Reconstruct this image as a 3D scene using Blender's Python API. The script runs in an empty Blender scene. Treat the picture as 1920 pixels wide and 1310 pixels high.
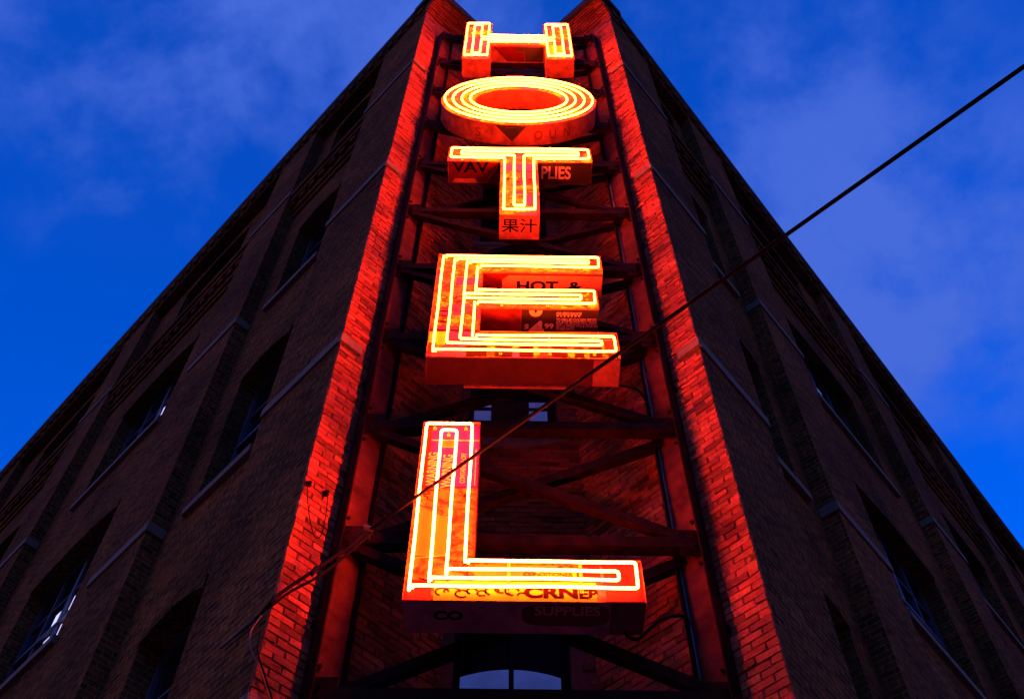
import bpy, bmesh, math, random
from mathutils import Vector, Matrix
random.seed(7)
R_ = math.radians
scene = bpy.context.scene
COL = scene.collection

# ------------------------------------------------------------------ camera
TH, PSI, RHO = R_(58.2), R_(0.5), R_(0.315)
fw = Vector((math.sin(PSI)*math.cos(TH), math.cos(PSI)*math.cos(TH), math.sin(TH)))
r0 = Vector((math.cos(PSI), -math.sin(PSI), 0)); u0 = r0.cross(fw)
rt = r0*math.cos(RHO) + u0*math.sin(RHO); up = rt.cross(fw)
cd = bpy.data.cameras.new('camera'); cam = bpy.data.objects.new('camera', cd); COL.objects.link(cam)
m = Matrix((rt, up, -fw)).transposed().to_4x4(); m.translation = Vector((-0.136, 0, 1.6))
cam.matrix_world = m
cd.sensor_width = 36; cd.lens = 2058/1920*36; cd.clip_start = .05; cd.clip_end = 2000
scene.camera = cam

# ------------------------------------------------------------------ sky
w = bpy.data.worlds.new('World'); scene.world = w; w.use_nodes = True
nt = w.node_tree; nt.nodes.clear(); N = nt.nodes.new; Lk = nt.links.new
out = N('ShaderNodeOutputWorld'); bg = N('ShaderNodeBackground'); Lk(bg.outputs[0], out.inputs[0])
sky = N('ShaderNodeTexSky'); sky.sky_type = 'NISHITA'; sky.sun_disc = False
sky.sun_elevation = R_(4); sky.sun_rotation = R_(200); sky.air_density = 1.0; sky.dust_density = .3; sky.ozone_density = 5.0
SKY = dict(strength=0.15, sat=1.3, val=1.0, tint=(.02, 2.4, 5.2, 1), cloud=(.42, .98, 4.7, 1), low=(2.4, 1.05, .66, 1))
hs = N('ShaderNodeHueSaturation'); hs.inputs['Saturation'].default_value = SKY['sat']; hs.inputs['Value'].default_value = SKY['val']
Lk(sky.outputs[0], hs.inputs['Color'])
mul = N('ShaderNodeMix'); mul.data_type = 'RGBA'; mul.blend_type = 'MULTIPLY'; mul.inputs[0].default_value = 1
Lk(hs.outputs[0], mul.inputs[6]); mul.inputs[7].default_value = SKY['tint']
tc = N('ShaderNodeTexCoord'); mp = N('ShaderNodeMapping'); mp.inputs['Scale'].default_value = (1.3, 1.3, 1.3); mp.inputs['Location'].default_value = (1.35, .2, .4)
Lk(tc.outputs['Generated'], mp.inputs[0])
nz = N('ShaderNodeTexNoise'); nz.inputs['Scale'].default_value = 4.4; nz.inputs['Detail'].default_value = 9; nz.inputs['Roughness'].default_value = .58; nz.inputs['Distortion'].default_value = .12
Lk(mp.outputs[0], nz.inputs['Vector'])
def maprange(sock, a, b, c, d):
    q = N('ShaderNodeMapRange'); q.interpolation_type = 'SMOOTHSTEP'; Lk(sock, q.inputs[0])
    for k, v_ in enumerate((a, b, c, d)): q.inputs[1+k].default_value = v_
    return q.outputs[0]
def math2(op, a, b):
    q = N('ShaderNodeMath'); q.operation = op
    for k, v_ in enumerate((a, b)):
        if hasattr(v_, 'is_output'): Lk(v_, q.inputs[k])
        else: q.inputs[k].default_value = v_
    return q.outputs[0]
# banks of thin cloud: direction, angular size (degrees), weight
CLOUDS = [((-0.298, 0.266, 0.917), 7, 1), ((-0.323, 0.346, 0.881), 5, 0.85), ((-0.240, 0.270, 0.933), 6, 0.8), ((-0.147, 0.256, 0.955), 7, 0.95), ((0.253, 0.372, 0.893), 9, 0.85), ((0.333, 0.431, 0.839), 8, 1), ((0.283, 0.448, 0.848), 6, 0.9), ((0.159, 0.282, 0.946), 8, 0.6), ((0.003, 0.253, 0.967), 7, 0.8)]
acc = None
for dvec, size, wt in CLOUDS:
    dd = Vector(dvec).normalized(); dp = N('ShaderNodeVectorMath'); dp.operation = 'DOT_PRODUCT'; Lk(tc.outputs['Generated'], dp.inputs[0]); dp.inputs[1].default_value = dd
    f = math2('MULTIPLY', maprange(dp.outputs['Value'], math.cos(R_(size*1.6)), math.cos(R_(size*.2)), 0, 1), wt)
    acc = f if acc is None else math2('MAXIMUM', acc, f)
cf = math2('MULTIPLY', acc, maprange(nz.outputs[0], .38, .63, .04, 1))
cf = math2('ADD', cf, math2('MULTIPLY', maprange(nz.outputs[0], .5, .75, 0, 1), .12))
mx = N('ShaderNodeMix'); mx.data_type = 'RGBA'; Lk(cf, mx.inputs[0]); Lk(mul.outputs[2], mx.inputs[6])
mx.inputs[7].default_value = SKY['cloud']
# low sky darkened, with an added warm glow at the sides filling the facades
sx = N('ShaderNodeSeparateXYZ'); Lk(tc.outputs['Generated'], sx.inputs[0])
hz = N('ShaderNodeMix'); hz.data_type = 'RGBA'; Lk(maprange(sx.outputs['Z'], .30, .62, 0, 1), hz.inputs[0])
lowc = N('ShaderNodeMix'); lowc.data_type = 'RGBA'; Lk(math2('MAXIMUM', math2('MULTIPLY', maprange(sx.outputs['X'], .35, .85, 0, 1), .55), maprange(sx.outputs['X'], -.30, -.85, 0, 1)), lowc.inputs[0])
lowc.inputs[6].default_value = tuple(q*.10 for q in SKY['low'][:3])+(1,); lowc.inputs[7].default_value = SKY['low']; Lk(lowc.outputs[2], hz.inputs[6]); Lk(mx.outputs[2], hz.inputs[7])
Lk(hz.outputs[2], bg.inputs[0]); bg.inputs[1].default_value = SKY['strength']

scene.view_settings.view_transform = 'Standard'; scene.view_settings.look = 'None'
scene.view_settings.exposure = 0; scene.view_settings.gamma = 1
scene.render.engine = 'CYCLES'
scene.cycles.use_denoising = True
scene.cycles.max_bounces = 6; scene.cycles.sample_clamp_indirect = 8
scene.cycles.use_light_tree = True

# ------------------------------------------------------------------ tagging
def tag(o, label=None, cat=None, group=None, kind=None):
    if label: o['label'] = label
    if cat: o['category'] = cat
    if group: o['group'] = group
    if kind: o['kind'] = kind
    return o
def empty(name, loc=(0, 0, 0)):
    o = bpy.data.objects.new(name, None); COL.objects.link(o); o.location = loc; return o

# ------------------------------------------------------------------ mesh builder (world metres; UVs in metres)
class MB:
    def __init__(s): s.v = []; s.f = []; s.c = []
    def face(s, pts, col=None):
        i = len(s.v); s.v += [tuple(p) for p in pts]; s.f.append(tuple(range(i, i+len(pts)))); s.c.append(col)
    def solid(s, P, faces, col=None):
        i = len(s.v); s.v += [tuple(p) for p in P]
        for f in faces: s.f.append(tuple(i+k for k in f)); s.c.append(col)
    def box(s, a, b, T=None, col=None):
        P = [(x, y, z) for z in (a[2], b[2]) for y in (a[1], b[1]) for x in (a[0], b[0])]
        if T: P = [T(*p) for p in P]
        s.solid(P, [(0, 2, 3, 1), (4, 5, 7, 6), (0, 1, 5, 4), (2, 6, 7, 3), (0, 4, 6, 2), (1, 3, 7, 5)], col)
    def prism(s, poly, a, b, T, caps=(True, True), sides=True):
        # poly in (u, w); a, b depth; T(u, d, w)
        n = len(poly); P = [T(u, a, q) for u, q in poly] + [T(u, b, q) for u, q in poly]
        F = []
        if caps[0]: F.append(tuple(range(n)))
        if caps[1]: F.append(tuple(range(2*n-1, n-1, -1)))
        if sides: F += [(k, (k+1) % n, (k+1) % n+n, k+n) for k in range(n)]
        s.solid(P, F)
    def tube(s, path, r, seg=8, closed=False, cap=True):
        path = [Vector(p) for p in path]; n = len(path); P = []
        up0 = None
        for i, p in enumerate(path):
            if closed: t = path[(i+1) % n]-path[i-1]
            else: t = path[min(i+1, n-1)]-path[max(i-1, 0)]
            t.normalize()
            if up0 is None:
                up0 = Vector((0, 1, 0)) if abs(t.y) < .9 else Vector((1, 0, 0))
            a = (up0-t*up0.dot(t)).normalized(); b = t.cross(a); up0 = a
            for k in range(seg):
                an = 2*math.pi*k/seg; P.append(p+(a*math.cos(an)+b*math.sin(an))*r)
        F = []
        m_ = n if closed else n-1
        for i in range(m_):
            j = (i+1) % n
            F += [(i*seg+k, i*seg+(k+1) % seg, j*seg+(k+1) % seg, j*seg+k) for k in range(seg)]
        if cap and not closed: F += [tuple(range(seg-1, -1, -1)), tuple((n-1)*seg+k for k in range(seg))]
        s.solid(P, F)
    def build(s, name, mat, parent=None, smooth=False, kind=None):
        me = bpy.data.meshes.new(name); me.from_pydata(s.v, [], s.f); 
        me.materials.append(mat)
        me.uv_layers.new(name='UVMap')
        V = me.vertices
        hascol = any(c is not None for c in s.c)
        if hascol: me.color_attributes.new('tone', 'FLOAT_COLOR', 'CORNER')
        uv = me.uv_layers['UVMap']; ca = me.color_attributes['tone'] if hascol else None
        for p in me.polygons:
            n = p.normal
            if abs(n.z) > .9: ux, uy = Vector((1, 0, 0)), Vector((0, 1, 0))
            else:
                h = Vector((-n.y, n.x, 0)).normalized()
                if abs(h.x) > 1e-3 and h.x < 0: h = -h
                ux, uy = h, Vector((0, 0, 1))
            c = s.c[p.index]
            for li in p.loop_indices:
                co = V[me.loops[li].vertex_index].co
                uv.data[li].uv = (co.dot(ux), co.dot(uy))
                if ca: ca.data[li].color = tuple(c or (1, 1, 1))+(1,)
            p.use_smooth = smooth
        o = bpy.data.objects.new(name, me); COL.objects.link(o)
        if parent:
            o.parent = parent
            q, loc = parent, Vector((0, 0, 0))
            while q: loc += q.location; q = q.parent
            for v_ in me.vertices: v_.co -= loc
        if kind: o['kind'] = kind
        return o

# ------------------------------------------------------------------ materials
def mat(name):
    m_ = bpy.data.materials.new(name); m_.use_nodes = True
    nt = m_.node_tree; return m_, nt, nt.nodes['Principled BSDF']
def ramp(nt, stops, fac, const=False):
    r = nt.nodes.new('ShaderNodeValToRGB'); e = r.color_ramp.elements
    while len(e) < len(stops): e.new(.5)
    for q, (p, c) in zip(e, stops): q.position = p; q.color = tuple(c)+(1,) if len(c) == 3 else c
    if const: r.color_ramp.interpolation = 'CONSTANT'
    nt.links.new(fac, r.inputs[0]); return r
def noise(nt, scale, detail=4, rough=.55, vec=None, dist=0):
    n = nt.nodes.new('ShaderNodeTexNoise'); n.inputs['Scale'].default_value = scale; n.inputs['Detail'].default_value = detail
    n.inputs['Roughness'].default_value = rough; n.inputs['Distortion'].default_value = dist
    if vec: nt.links.new(vec, n.inputs['Vector'])
    return n
def mixc(nt, a, b, fac, mode='MIX'):
    x = nt.nodes.new('ShaderNodeMix'); x.data_type = 'RGBA'; x.blend_type = mode
    for sock, v_ in ((0, fac), (6, a), (7, b)):
        if hasattr(v_, 'is_output'): nt.links.new(v_, x.inputs[sock])
        elif sock == 0: x.inputs[0].default_value = v_
        else: x.inputs[sock].default_value = tuple(v_)+(1,) if len(v_) == 3 else v_
    return x.outputs[2]
def bump(nt, b, h, dist=.01, st=1.0):
    q = nt.nodes.new('ShaderNodeBump'); q.inputs['Distance'].default_value = dist; q.inputs['Strength'].default_value = st
    nt.links.new(h, q.inputs['Height']); nt.links.new(q.outputs[0], b.inputs['Normal'])
def objvec(nt):
    t = nt.nodes.new('ShaderNodeTexCoord'); return t.outputs['Object'], t.outputs['UV']

def brick_shader(name, c1, c2, mortar):
    m_, nt, b = mat(name); ob, uv = objvec(nt)
    nd = noise(nt, 3.0, 3, .5, uv)
    sub = nt.nodes.new('ShaderNodeVectorMath'); sub.operation = 'SUBTRACT'; nt.links.new(nd.outputs['Color'], sub.inputs[0]); sub.inputs[1].default_value = (.5, .5, .5)
    sc = nt.nodes.new('ShaderNodeVectorMath'); sc.operation = 'SCALE'; nt.links.new(sub.outputs[0], sc.inputs[0]); sc.inputs['Scale'].default_value = .02
    ad = nt.nodes.new('ShaderNodeVectorMath'); ad.operation = 'ADD'; nt.links.new(uv, ad.inputs[0]); nt.links.new(sc.outputs[0], ad.inputs[1])
    br = nt.nodes.new('ShaderNodeTexBrick'); nt.links.new(ad.outputs[0], br.inputs['Vector'])
    br.inputs['Scale'].default_value = 1; br.inputs['Brick Width'].default_value = .215; br.inputs['Row Height'].default_value = .075
    br.inputs['Mortar Size'].default_value = .007; br.inputs['Mortar Smooth'].default_value = .3; br.inputs['Bias'].default_value = .0
    br.inputs['Color1'].default_value = c1+(1,); br.inputs['Color2'].default_value = c2+(1,); br.inputs['Mortar'].default_value = mortar+(1,)
    n1 = noise(nt, .55, 5, .6, ob); n2 = noise(nt, 13, 6, .75, ob)
    r1 = ramp(nt, [(.3, (.5, .5, .52)), (.7, (1.4, 1.3, 1.2))], n1.outputs[0]); r2 = ramp(nt, [(.3, (.35, .35, .35)), (.7, (1.7, 1.65, 1.6))], n2.outputs[0])
    c = mixc(nt, br.outputs['Color'], r1.outputs[0], 1, 'MULTIPLY'); c = mixc(nt, c, r2.outputs[0], 1, 'MULTIPLY')
    nt.links.new(c, b.inputs['Base Color']); b.inputs['Roughness'].default_value = 1; b.inputs['Specular IOR Level'].default_value = .04
    inv = nt.nodes.new('ShaderNodeMath'); inv.operation = 'MULTIPLY_ADD'; nt.links.new(br.outputs['Fac'], inv.inputs[0]); inv.inputs[1].default_value = -1
    nt.links.new(n2.outputs[0], inv.inputs[2]); bump(nt, b, inv.outputs[0], .012, .9)
    return m_
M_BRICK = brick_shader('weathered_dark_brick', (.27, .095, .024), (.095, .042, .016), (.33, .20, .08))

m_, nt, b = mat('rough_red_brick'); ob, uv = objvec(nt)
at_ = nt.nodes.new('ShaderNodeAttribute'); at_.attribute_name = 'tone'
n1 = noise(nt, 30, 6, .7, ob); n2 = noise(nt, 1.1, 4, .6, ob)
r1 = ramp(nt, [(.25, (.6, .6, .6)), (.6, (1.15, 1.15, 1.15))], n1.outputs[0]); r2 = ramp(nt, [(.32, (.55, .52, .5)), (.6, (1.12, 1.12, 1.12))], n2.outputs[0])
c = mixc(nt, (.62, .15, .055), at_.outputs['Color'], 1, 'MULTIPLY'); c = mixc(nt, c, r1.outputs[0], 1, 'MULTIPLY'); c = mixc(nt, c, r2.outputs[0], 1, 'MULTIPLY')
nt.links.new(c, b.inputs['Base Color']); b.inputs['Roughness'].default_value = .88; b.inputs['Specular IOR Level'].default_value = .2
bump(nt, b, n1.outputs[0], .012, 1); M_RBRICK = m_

def simple(name, col, rough=.7, metal=0, nscale=6, var=.35, spec=.4, bumpd=.002):
    m_, nt, b = mat(name); ob, uv = objvec(nt)
    n = noise(nt, nscale, 6, .65, ob); lo = tuple(q*(1-var) for q in col); hi = tuple(min(1, q*(1+var)) for q in col)
    r = ramp(nt, [(.3, lo), (.7, hi)], n.outputs[0]); nt.links.new(r.outputs[0], b.inputs['Base Color'])
    b.inputs['Roughness'].default_value = rough; b.inputs['Metallic'].default_value = metal; b.inputs['Specular IOR Level'].default_value = spec
    if bumpd: bump(nt, b, n.outputs[0], bumpd, .8)
    return m_
M_MORTAR = simple('lime_mortar', (.20, .06, .04), .95, nscale=40, var=.4)
M_STONE = simple('grey_limestone', (.26, .18, .10), .85, nscale=14, var=.25)
M_STEEL = simple('painted_steel', (.022, .006, .003), .8, 0, 7, .7, .06, bumpd=.001)
M_WEB = simple('primed_column_steel', (.13, .026, .016), .75, .0, 5, .55, .08, bumpd=.001)
M_CASE = simple('aged_sheet_casing', (.44, .10, .08), .6, 0, 7, .6, bumpd=.001)
M_DCASE = simple('dark_sheet_casing', (.16, .07, .06), .55, 0, 5, .35, bumpd=.001)
M_FRAME = simple('grey_window_paint', (.11, .11, .13), .5, 0, 12, .2)
M_DARK = simple('dark_window_paint', (.012, .010, .011), .8, 0, 12, .2, .1)
M_CABLE = simple('black_rubber_cable', (.012, .010, .009), .7, 0, 20, .2, .08, bumpd=0)
M_PIPE = simple('galvanised_pipe', (.12, .09, .09), .45, .5, 20, .3, .3, bumpd=0)
M_COPPER = simple('rust_coloured_wire', (.30, .12, .06), .5, 0, 20, .2, bumpd=0)
M_ASPH = simple('asphalt', (.05, .05, .052), .9, 0, 30, .3)
M_PAVE = simple('concrete_paving', (.25, .24, .23), .9, 0, 8, .2)
M_ROOF = simple('roof_felt', (.06, .06, .06), .9)
m_, nt, b = mat('window_glass'); b.inputs['Base Color'].default_value = (.006, .007, .010, 1); b.inputs['Roughness'].default_value = .04; b.inputs['IOR'].default_value = 1.55
n = noise(nt, 2.5, 2, .5, objvec(nt)[0]); bump(nt, b, n.outputs[0], .004, .5); M_GLASS = m_
M_DUSTY = simple('dusty_dark_glass', (.006, .004, .005), .6, 0, 5, .4, .06, bumpd=0)
def glow(name, col, s):
    m_, nt, b = mat(name); b.inputs['Base Color'].default_value = (.02, .02, .02, 1)
    n = noise(nt, 3, 3, .5, objvec(nt)[0]); r = ramp(nt, [(.3, tuple(q*.75 for q in col)), (.7, tuple(q*1.2 for q in col))], n.outputs[0])
    nt.links.new(r.outputs[0], b.inputs['Emission Color']); b.inputs['Emission Strength'].default_value = s; return m_
M_BLUESHEEN = glow('painted_blue_sheen', (.022, .035, .17), 1.0)  # blue sheen of the rear window glass, painted as emission
M_VIOLETGLINT = glow('painted_violet_glint', (.08, .09, .35), 1.0)
M_WHITEGLINT = glow('painted_white_glint', (.5, .5, 1.0), 1.6)  # bright glints on the facade glass, painted as emission
def neon(name, col, s):
    m_, nt, b = mat(name); nt.nodes.remove(b); e = nt.nodes.new('ShaderNodeEmission'); e.inputs[0].default_value = col+(1,); e.inputs[1].default_value = s
    nt.links.new(e.outputs[0], nt.nodes['Material Output'].inputs[0]); return m_
M_NEON_L = neon('neon_glow_pale', (1, .05, .0070), 230)
M_NEON = neon('neon_glow_yellow', (1, .05, .0034), 220)

def collage(name, seed, cols, scale=3.2, dirt=.9):
    """patchwork of old painted sign sheet: square cells of colour with scuffs"""
    m_, nt, b = mat(name); ob, uv = objvec(nt)
    mp = nt.nodes.new('ShaderNodeMapping'); mp.inputs['Location'].default_value = (seed*1.37, seed*.71, seed*2.3); mp.inputs['Scale'].default_value = (1, 0, 1.25)
    nt.links.new(ob, mp.inputs[0])
    vo = nt.nodes.new('ShaderNodeTexVoronoi'); vo.distance = 'CHEBYCHEV'; vo.inputs['Scale'].default_value = scale; vo.inputs['Randomness'].default_value = .75
    nt.links.new(mp.outputs[0], vo.inputs['Vector'])
    sp = nt.nodes.new('ShaderNodeSeparateColor'); nt.links.new(vo.outputs['Color'], sp.inputs[0])
    k = len(cols); r = ramp(nt, [(i/k, c_) for i, c_ in enumerate(cols)], sp.outputs[0], True)
    n1 = noise(nt, 9, 8, .7, mp.outputs[0], .6); r1 = ramp(nt, [(.40, (.05, .03, .03)), (.47, (.5, .4, .4)), (.54, (1, 1, 1))], n1.outputs[0])
    c = mixc(nt, r.outputs[0], r1.outputs[0], dirt, 'MULTIPLY')
    n2 = noise(nt, 2.2, 5, .6, mp.outputs[0], 1.2); r2 = ramp(nt, [(.46, (0, 0, 0)), (.52, (1, 1, 1)), (.56, (0, 0, 0))], n2.outputs[0])
    c = mixc(nt, c, (.012, .002, .002), r2.outputs[0])
    nt.links.new(c, b.inputs['Base Color']); b.inputs['Roughness'].default_value = .7; b.inputs['Specular IOR Level'].default_value = .08
    bump(nt, b, n1.outputs[0], .002, .5); return m_
YEL = (.15, .185, .004); ORA = (.15, .095, .010); PNK = (.10, .012, .22); RED = (.08, .005, .005); CRM = (.14, .060, .06); MAG = (.09, .007, .22)
M_FACE = {'H': collage('scrap_face_h', 1, [PNK, YEL, ORA, PNK]), 'O': collage('scrap_face_o', 2, [YEL, PNK, YEL, CRM]),
          'T': collage('scrap_face_t', 3, [YEL, ORA, PNK, YEL]), 'E': collage('scrap_face_e', 4, [YEL, PNK, ORA, YEL, CRM]),
          'L': collage('scrap_face_l', 5, [ORA, CRM, ORA, CRM], 1.2, .8)}
M_MAG = simple('magenta_sheet', MAG, .7, 0, 4, .15, .08); M_REDP = simple('red_sheet', (.11, .004, .004), .7, 0, 4, .2, .08)
M_YELP = simple('yellow_sheet', (.16, .25, .006), .7, 0, 5, .15, .08); M_CREAM = simple('cream_sheet', (.62, .17, .13), .5, 0, 8, .4)
M_YTXT = simple('yellow_lettering', (.35, .26, .01), .5, 0, 30, .1, bumpd=0); M_BTXT = simple('black_lettering', (.006, .002, .002), .9, 0, 30, .1, .02, bumpd=0)
M_RTXT = simple('dark_red_lettering', (.008, .001, .001), .9, 0, 30, .2, .02, bumpd=0); M_WTXT = simple('white_lettering', (.85, .7, .65), .5, 0, 30, .1, bumpd=0)
M_FAINT = simple('faded_maroon_lettering', (.20, .03, .025), .8, 0, 20, .3, .05, bumpd=0)
M_BLK = simple('black_sheet', (.03, .015, .015), .5, 0, 6, .3)
M_CLAY = simple('map_print', (.16, .105, .008), .7, 0, 3, .2, .08)

# ------------------------------------------------------------------ ground
g = MB(); g.face([(-400, -400, 0), (400, -400, 0), (400, 400, 0), (-400, 400, 0)]); g.build('street', M_ASPH, kind='structure')
g = MB(); g.prism([(-3.2, 3.6), (3.2, 3.6), (34, 36), (34, 60), (-34, 60), (-34, 36)], .004, .14, lambda u, d, q: (u, q, d)); g.build('pavement', M_PAVE, kind='structure')

# ------------------------------------------------------------------ building
ZTOP = 25.3; FLOORS = [1.95, 6.75, 11.55, 16.35, 21.15]; PD = .23
A = {-1: Vector((-1.873, 6, 0)), 1: Vector((1.873, 6, 0))}
ANG = {-1: R_(43), 1: R_(40)}; LEN = 30.0
def facade(sd):
    d = Vector((sd*math.sin(ANG[sd]), math.cos(ANG[sd]), 0)); n = Vector((sd*math.cos(ANG[sd]), -math.sin(ANG[sd]), 0))
    return lambda s, o, z: tuple(A[sd]+d*s+n*o+Vector((0, 0, z)))
RV = R_(47)
def reveal(sd):
    d = Vector((-sd*math.sin(RV), math.cos(RV), 0)); n = Vector((-sd*math.cos(RV), -math.sin(RV), 0))
    return lambda s, o, z: tuple(A[sd]+d*s+n*o+Vector((0, 0, z)))
YR = 7.14; SREV = (YR-6)/math.cos(RV); XR = 1.873-SREV*math.sin(RV)

bld = empty('brick_building', (0, 6, 0))
tag(bld, 'dark brick warehouse with piers and stone bands behind the vertical sign', 'building')

def arch(sa, sb, zs, rise, n=10):
    w_ = (sb-sa)/2; r = (w_*w_+rise*rise)/(2*rise); c = (sa+sb)/2; zc = zs+rise-r
    return [(sa+(sb-sa)*i/n, zc+math.sqrt(max(0, r*r-(sa+(sb-sa)*i/n-c)**2))) for i in range(n+1)]
def wall_with_openings(mb, F, s0, s1, z0, z1, o, sa, sb, ops, depth=.30):
    """ops: [(sill z, spring z, rise)] ascending"""
    mb.face([F(s0, o, z0), F(sa, o, z0), F(sa, o, z1), F(s0, o, z1)]); mb.face([F(sb, o, z0), F(s1, o, z0), F(s1, o, z1), F(sb, o, z1)])
    z = z0; prev = None
    for k in range(len(ops)+1):
        znx = ops[k][0] if k < len(ops) else z1
        if prev is None: mb.face([F(sa, o, z0), F(sb, o, z0), F(sb, o, znx), F(sa, o, znx)])
        else:
            for (a1, h1), (a2, h2) in zip(prev, prev[1:]):
                mb.face([F(a1, o, h1), F(a2, o, h2), F(a2, o, znx), F(a1, o, znx)])
        if k < len(ops):
            za, zs, rise = ops[k]; prev = arch(sa, sb, zs, rise)
            mb.face([F(sa, o, za), F(sa, o-depth, za), F(sa, o-depth, zs), F(sa, o, zs)])
            mb.face([F(sb, o, za), F(sb, o-depth, za), F(sb, o-depth, zs), F(sb, o, zs)])
            mb.face([F(sa, o, za), F(sb, o, za), F(sb, o-depth, za), F(sa, o-depth, za)])
            for (a1, h1), (a2, h2) in zip(prev, prev[1:]):
                mb.face([F(a1, o, h1), F(a2, o, h2), F(a2, o-depth, h2), F(a1, o-depth, h1)])
def arch_ring(mb, F, sa, sb, zs, rise, o):
    a = arch(sa, sb, zs, rise, 12)
    for (a1, h1), (a2, h2) in zip(a, a[1:]):
        mb.solid([F(a1, o, h1), F(a2, o, h2), F(a2, o, h2+.2), F(a1, o, h1+.2), F(a1, o+.022, h1), F(a2, o+.022, h2), F(a2, o+.022, h2+.2), F(a1, o+.022, h1+.2)],
                 [(4, 5, 6, 7), (0, 1, 5, 4), (3, 7, 6, 2), (0, 4, 7, 3), (1, 2, 6, 5)])
def window(F, sa, sb, za, zs, rise, o, cols, rows, lit=(), fmat=None, glass=None, glintm=None):
    """frame with sashes, glazing bars, panes, painted glints (lit); parented to building"""
    glintm = glintm or M_WHITEGLINT
    f = MB(); w_ = .055; top = arch(sa, sb, zs, rise, 8)
    f.box((sa, o, za), (sa+w_, o+.06, zs+.01), F); f.box((sb-w_, o, za), (sb, o+.06, zs+.01), F)
    f.box((sa+w_, o, za), (sb-w_, o+.06, za+.07), F)
    for (a1, h1), (a2, h2) in zip(top, top[1:]):
        f.solid([F(a1, o, h1-.06), F(a2, o, h2-.06), F(a2, o, h2), F(a1, o, h1), F(a1, o+.06, h1-.06), F(a2, o+.06, h2-.06), F(a2, o+.06, h2), F(a1, o+.06, h1)],
                [(4, 5, 6, 7), (0, 1, 5, 4), (0, 3, 2, 1), (3, 7, 6, 2)])
    zm = (za+zs)/2
    cw = (sb-sa)/cols
    for c_ in range(1, cols):
        wide = .045 if (cols > 2 and c_ == cols//2) else .018
        f.box((sa+c_*cw-wide, o+.004, za+.07), (sa+c_*cw+wide, o+.05, zs), F)
    f.box((sa+w_, o+.008, zm-.03), (sb-w_, o+.068, zm+.03), F)
    for r_ in range(1, rows):
        zz = za+(zs-za)*r_/rows
        if abs(zz-zm) > .1: f.box((sa+w_, o+.002, zz-.014), (sb-w_, o+.04, zz+.014), F)
    root = f.build('window', fmat or M_FRAME, bld)
    p = MB(); p.face([F(sa, o+.01, za), F(sb, o+.01, za), F(sb, o+.01, zs)]+[F(a_, o+.01, h_) for a_, h_ in reversed(top)]+[F(sa, o+.01, zs)][:0]+[F(sa, o+.01, zs)])
    pn = p.build('pane', glass or M_GLASS, root)
    if lit:
        for (s0, s1, z0, z1) in lit:
            q = MB(); q.face([F(s0, o+.014, z0), F(s1, o+.014, z0), F(s1, o+.014, z1), F(s0, o+.014, z1)])
            tag(q.build('pane', glintm, root), 'painted cool glint on the window glass')
    return root

def bays(sd):
    if sd < 0: p0, pw, first, step = 3.6, 1.25, 2.49, 6.22
    else: p0, pw, first, step = 2.86, 1.25, 2.12, 5.56
    piers = [(0, 1.35)]; B = []; s = p0; prev = 1.35
    while prev < LEN-1:
        B.append((prev, s)); piers.append((s, s+pw)); prev = s+pw; s += step
    return piers, B

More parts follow.
